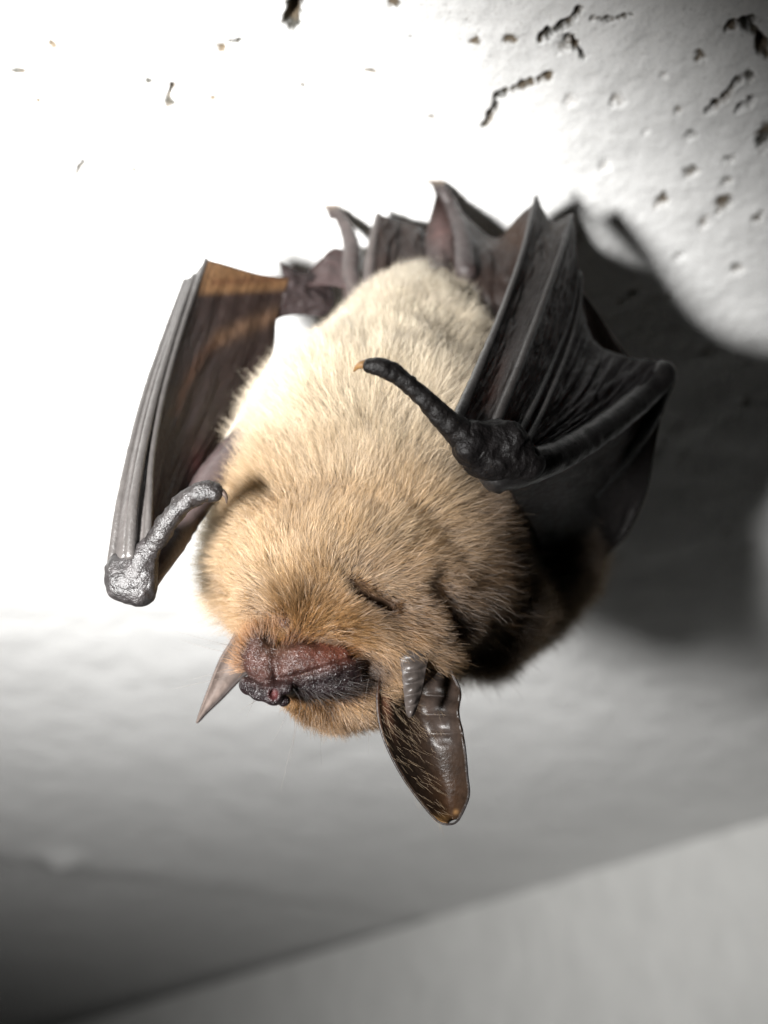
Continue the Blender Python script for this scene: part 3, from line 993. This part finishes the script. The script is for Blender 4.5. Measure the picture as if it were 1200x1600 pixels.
patch('side_membrane', [[(1036, 590, 121.5), (1000, 660, 121), (940, 735, 125), (860, 790, 126)],
                        [(985, 560, 124), (960, 640, 128), (920, 710, 131), (850, 760, 132)],
                        [(920, 470, 128), (900, 560, 132), (880, 640, 135), (830, 700, 136)],
                        [(850, 380, 130), (830, 450, 133), (800, 520, 136), (770, 580, 138)]], M_mem, wing, 50, 40, .3, 12, (8, 9),
      lambda px, py, uv, V: np.tile((.014, .012, .0115), (len(px), 1)))

def lump_mesh(name, fn, lo, hi, h, mat, parent, colf):
    V, F = nets(fn, lo, hi, h)
    px, py = PX(V)
    return obj_from(name, V, F, mat, parent, col=colf(px, py, V))
def f_rwrist(P):
    d = ell(P, C(768, 718, 97.8), np.array([2.9, 2.2, 2.0]))
    d = smin(d, ell(P, C(736, 690, 96.0), np.array([1.9, 2.2, 1.9])), 1.4)
    d = smin(d, ell(P, C(805, 722, 98.5), np.array([3.0, 2.0, 2.2])), 1.2)
    d = smin(d, ell(P, C(775, 690, 97.0), np.array([3.0, 2.2, 1.8])), 1.2)
    return d + .34 * fbm(P, .55, 77, 3)
a = C(670, 800, 96); b = C(870, 630, 96)
lump_mesh('wrist', f_rwrist, (a[0], a[1], 91), (b[0], b[1], 104), .2, M_wrist_shaded, wing, lambda px, py, V: np.tile((.0035, .003, .003), (len(px), 1)))  # near-black: shade put into the skin colour, same for the thumb
tube('thumb', [(748, 700, 96.5, 1.7), (718, 676, 95.5, 1.4), (690, 650, 94.5, 1.1), (655, 615, 93.5, .88), (622, 587, 92.8, .86), (596, 574, 92.3, .92), (576, 571, 92.2, .68)], M_wrist_shaded, wing, 70, 18, .13, 14, col=(.0035, .003, .0029))
tube('claw', [(582, 570, 92.2, .58), (570, 569, 92.4, .46), (560, 572, 92.6, .3), (553, 580, 92.9, .08)], M_claw, wing, 20, 8)

# --- left wing (the bat's right), held out beside the body
L0 = [(176, 878, 101.5), (186, 800, 103.4), (206, 700, 107.2), (229, 610, 112), (261, 515, 118), (289, 438, 123)]
L1 = [(203, 868, 99.4), (209, 790, 101.3), (224, 700, 105.8), (245, 610, 111), (275, 510, 117.2), (303, 430, 122.6)]
L2 = [(230, 850, 99.8), (233, 790, 101.7), (237, 715, 105.7), (254, 620, 110.8), (285, 510, 117.2), (322, 405, 122.7)]
def c_strip(px, py, uv, V):
    return mix(np.tile((.026, .0235, .0225), (len(px), 1)), (.034, .0305, .029), np.abs(np.sin(uv[:, 1] * 6)))
wl = patch('wing', [L0, [(188, 874, 100.2), (196, 796, 102.0), (214, 700, 106.1), (236, 610, 111.1), (267, 512, 117.2), (295, 434, 122.4)],
                    [(200, 870, 100), (205, 793, 102.0), (221, 700, 106.4), (242, 610, 111.5), (272, 511, 117.6), (300, 432, 122.8)], L1,
                    [(218, 860, 100), (222, 790, 102.0), (231, 706, 106.3), (249, 615, 111.4), (280, 510, 117.8), (312, 418, 123)], L2], M_fing, bat, 90, 50, .05, 5, (10, 14), c_strip)
wl['label'] = 'folded wing held clear of the body against the bright ceiling'
for f, r0, r1 in ((L0, .55, .3), (L1, .6, .3), (L2, .42, .26)):
    rr = np.linspace(r0, r1, len(f))
    tube('finger', [(*p, q) for p, q in zip(f, rr)], M_fing, wl, 60, 10, .08, 6, col=(.032, .029, .0275))
def c_lm(px, py, uv, V):
    c = np.tile((.013, .0088, .0078), (len(px), 1))
    top = np.interp(px, [320, 375, 450], [405, 420, 433])
    bot = np.interp(px, [300, 345, 400, 450], [455, 453, 450, 446])
    k = ss(bot + 12, bot, py)
    c = mix(c, (.085, .046, .021), k * .9)
    c = mix(c, (.045, .02, .01), np.exp(-((py - (bot - 12)) / 5) ** 2) * .8 * (px > 330))
    g = seg_px(px, py, [(272, 645), (290, 600), (318, 552), (345, 528)])
    c = mix(c, (.042, .020, .011), .7 * np.exp(-(g / 8) ** 2))
    g = seg_px(px, py, [(340, 530), (380, 512), (432, 492)])
    c = mix(c, (.062, .036, .021), .75 * np.exp(-(g / 12) ** 2))
    c = mix(c, (.06, .014, .015), .6 * np.exp(-(((px - 310) / 22) ** 2 + ((py - 735) / 30) ** 2)))
    return c
patch('arm_membrane', [L2,
      [(242, 845, 102.5), (256, 760, 107), (276, 670, 112), (300, 580, 117), (330, 490, 121.5), (362, 416, 124)],
      [(250, 850, 104), (282, 765, 109.5), (312, 685, 115), (345, 600, 120.5), (378, 510, 124.5), (405, 428, 126.5)],
      [(262, 860, 106), (302, 775, 112), (342, 700, 118.5), (388, 618, 125), (426, 553, 128), (433, 495, 129), (452, 434, 129)]],
      M_mem, wl, 90, 70, .30, 23, (3.5, 5), c_lm)
patch('side_membrane', [[(436, 408, 128), (470, 424, 130.5), (515, 436, 134)], [(442, 432, 128.6), (478, 442, 131), (520, 455, 134.5)],
                        [(440, 465, 129), (480, 468, 131), (522, 475, 134)], [(430, 500, 129.4), (458, 492, 131), (505, 495, 133)]], M_mem, wl, 40, 30, .25, 31, (6, 6),
      lambda px, py, uv, V: np.tile((.030, .023, .023), (len(px), 1)))
tube('forearm', [(228, 905, 102.5, 1.35), (258, 862, 104.5, 1.5), (300, 795, 109, 1.6), (345, 730, 114, 1.8), (420, 650, 123, 2.2), (470, 585, 130, 2.4)], M_fing, wl, 50, 14, .08, 4, col=(.045, .033, .032))
def f_lwrist(P):
    d = ell(P, C(205, 908, 101), np.array([2.55, 2.25, 2.1]))
    d = smin(d, ell(P, C(190, 895, 101.5), np.array([1.6, 1.9, 1.6])), .8)
    d = smin(d, ell(P, C(222, 880, 100.5), np.array([1.5, 1.9, 1.6])), .8)
    d = smin(d, ell(P, C(222, 925, 101.0), np.array([1.3, 1.3, 1.5])), .6)
    d = smin(d, cap(P, C(228, 868, 100.4), C(258, 822, 99.6), 1.0, .85), .8)
    return d + .20 * fbm(P, .75, 91, 3)
a = C(140, 970, 100); b = C(275, 800, 100)
lump_mesh('wrist', f_lwrist, (a[0], a[1], 96), (b[0], b[1], 106), .18, M_wrist, wl, lambda px, py, V: np.tile((.013, .0115, .0115), (len(px), 1)))
tube('thumb', [(240, 850, 100, 1.0), (258, 822, 99.4, 1.0), (275, 798, 99, .95), (297, 778, 98.8, 1.0), (320, 768, 98.6, 1.05), (336, 769, 98.8, .95)], M_wrist, wl, 70, 18, .16, 24, col=(.010, .0085, .0082))
tube('claw', [(338, 768, 98.8, .42), (346, 768, 98.8, .34), (353, 776, 98.8, .2), (354, 786, 99.0, .05)], M_darkclaw, wl, 20, 8)

# --- tail membrane, legs and feet
def c_tail(px, py, uv, V):
    c = np.tile((.018, .012, .010), (len(px), 1))
    c = mix(c, (.085, .046, .042), .8 * np.exp(-(((px - 690) / 20) ** 2 + ((py - 365) / 32) ** 2)))
    return mix(c, (.04, .021, .012), .8 * np.exp(-(((px - 800) / 30) ** 2 + ((py - 360) / 30) ** 2)))
tail = patch('tail_membrane', [[(568, 452, 131), (572, 400, 133.5), (588, 333, 137)], [(590, 462, 130), (600, 400, 132), (604, 338, 136)],
                               [(618, 458, 129), (622, 398, 133.5), (628, 345, 138)], [(642, 442, 129), (646, 394, 133), (652, 352, 137)], [(668, 425, 130), (668, 390, 134), (668, 372, 138)]],
             M_mem, bat, 50, 50, .3, 41, (5, 12), lambda px, py, uv, V: np.tile((.017, .011, .009), (len(px), 1)))
tube('tail', [(576, 450, 130.5, .9), (580, 395, 132.6, .7), (591, 336, 136.4, .45)], M_foot, tail, 24, 10, .06, 2, col=(.045, .036, .033))
patch('leg_membrane', [[(670, 425, 128), (664, 375, 133), (682, 300, zceil(300) - 1.2)], [(700, 420, 127), (700, 362, 132.5), (700, 308, zceil(308) - 1.4)],
                       [(735, 480, 128), (735, 430, 128), (730, 380, 131), (728, 338, 136.5)], [(785, 520, 126), (782, 440, 127), (773, 400, 130), (775, 373, 134)],
                       [(815, 530, 125), (812, 440, 126), (806, 385, 128.5), (806, 342, 131)], [(842, 530, 124), (838, 430, 124), (834, 375, 125.5), (839, 314, 127)]], M_mem, tail, 50, 60, .25, 44, (5, 12), c_tail)
patch('leg_membrane', [[(450, 440, 130), (465, 438, 131), (478, 430, 132)], [(480, 445, 131), (490, 425, 133), (500, 405, 135)], [(515, 445, 131.5), (512, 415, 134), (520, 388, 137)],
                       [(545, 450, 131), (540, 420, 134), (538, 390, 138)]], M_mem, tail, 30, 30, .15, 45, (5, 6), lambda px, py, uv, V: np.tile((.050, .032, .031), (len(px), 1)))

def foot(leg, tip, col):
    z = zceil(tip[1]) - .6
    o = tube('foot', [*leg, (tip[0] + (leg[-1][0] - tip[0]) * .35, tip[1] + (leg[-1][1] - tip[1]) * .35, z - .8, .75), (tip[0], tip[1] + 6, z - .3, .6)], M_foot, bat, 40, 12, .1, int(tip[0]), col=col)
    for k in range(5):
        dx = (k - 2) * 4.0
        zz = zceil(tip[1] - 2)
        tube('toe', [(tip[0] + dx * .5, tip[1] + 14, z - .9, .34), (tip[0] + dx, tip[1] + 4, z - .6, .28), (tip[0] + dx * 1.25 - 4, tip[1] - 3, zz - .35, .2)], M_foot, o, 12, 8, .08, k, col=col)
        tube('claw', [(tip[0] + dx * 1.25 - 4, tip[1] - 3, zz - .35, .17), (tip[0] + dx * 1.3 - 9, tip[1] - 5, zz - .5, .12), (tip[0] + dx * 1.3 - 13, tip[1] - 1, zceil(tip[1]) - .02, .03)], M_claw, o, 10, 6)
    hp = []
    for k in range(26):
        p = C(tip[0] + rng.uniform(-7, 8), tip[1] + rng.uniform(0, 14), z - .9)
        d = np.array([rng.normal(-.3, .6), rng.normal(.7, .4), -.2]); d /= np.linalg.norm(d)
        t = np.linspace(0, 1, 4)[:, None]
        hp.append(p + d * t * rng.uniform(.8, 2.0))
    hair_strands('toe_hairs', hp, .018, (.35, .26, .18), o, M_fur)
    return o
f1 = foot([(560, 480, 131, 1.7), (547, 430, 133.5, 1.3), (549, 385, 136, 1.15), (538, 352, 138, .9)], (522, 326), (.035, .025, .023))
f1['label'] = 'slender dark foot beside the folded tail membrane'
f2 = foot([(728, 425, 127.5, 1.5), (722, 370, 131.5, 1.2), (706, 325, 135.5, .95)], (687, 288), (.03, .022, .021))
f2['label'] = 'slender foot at the top of the pink leg membrane'
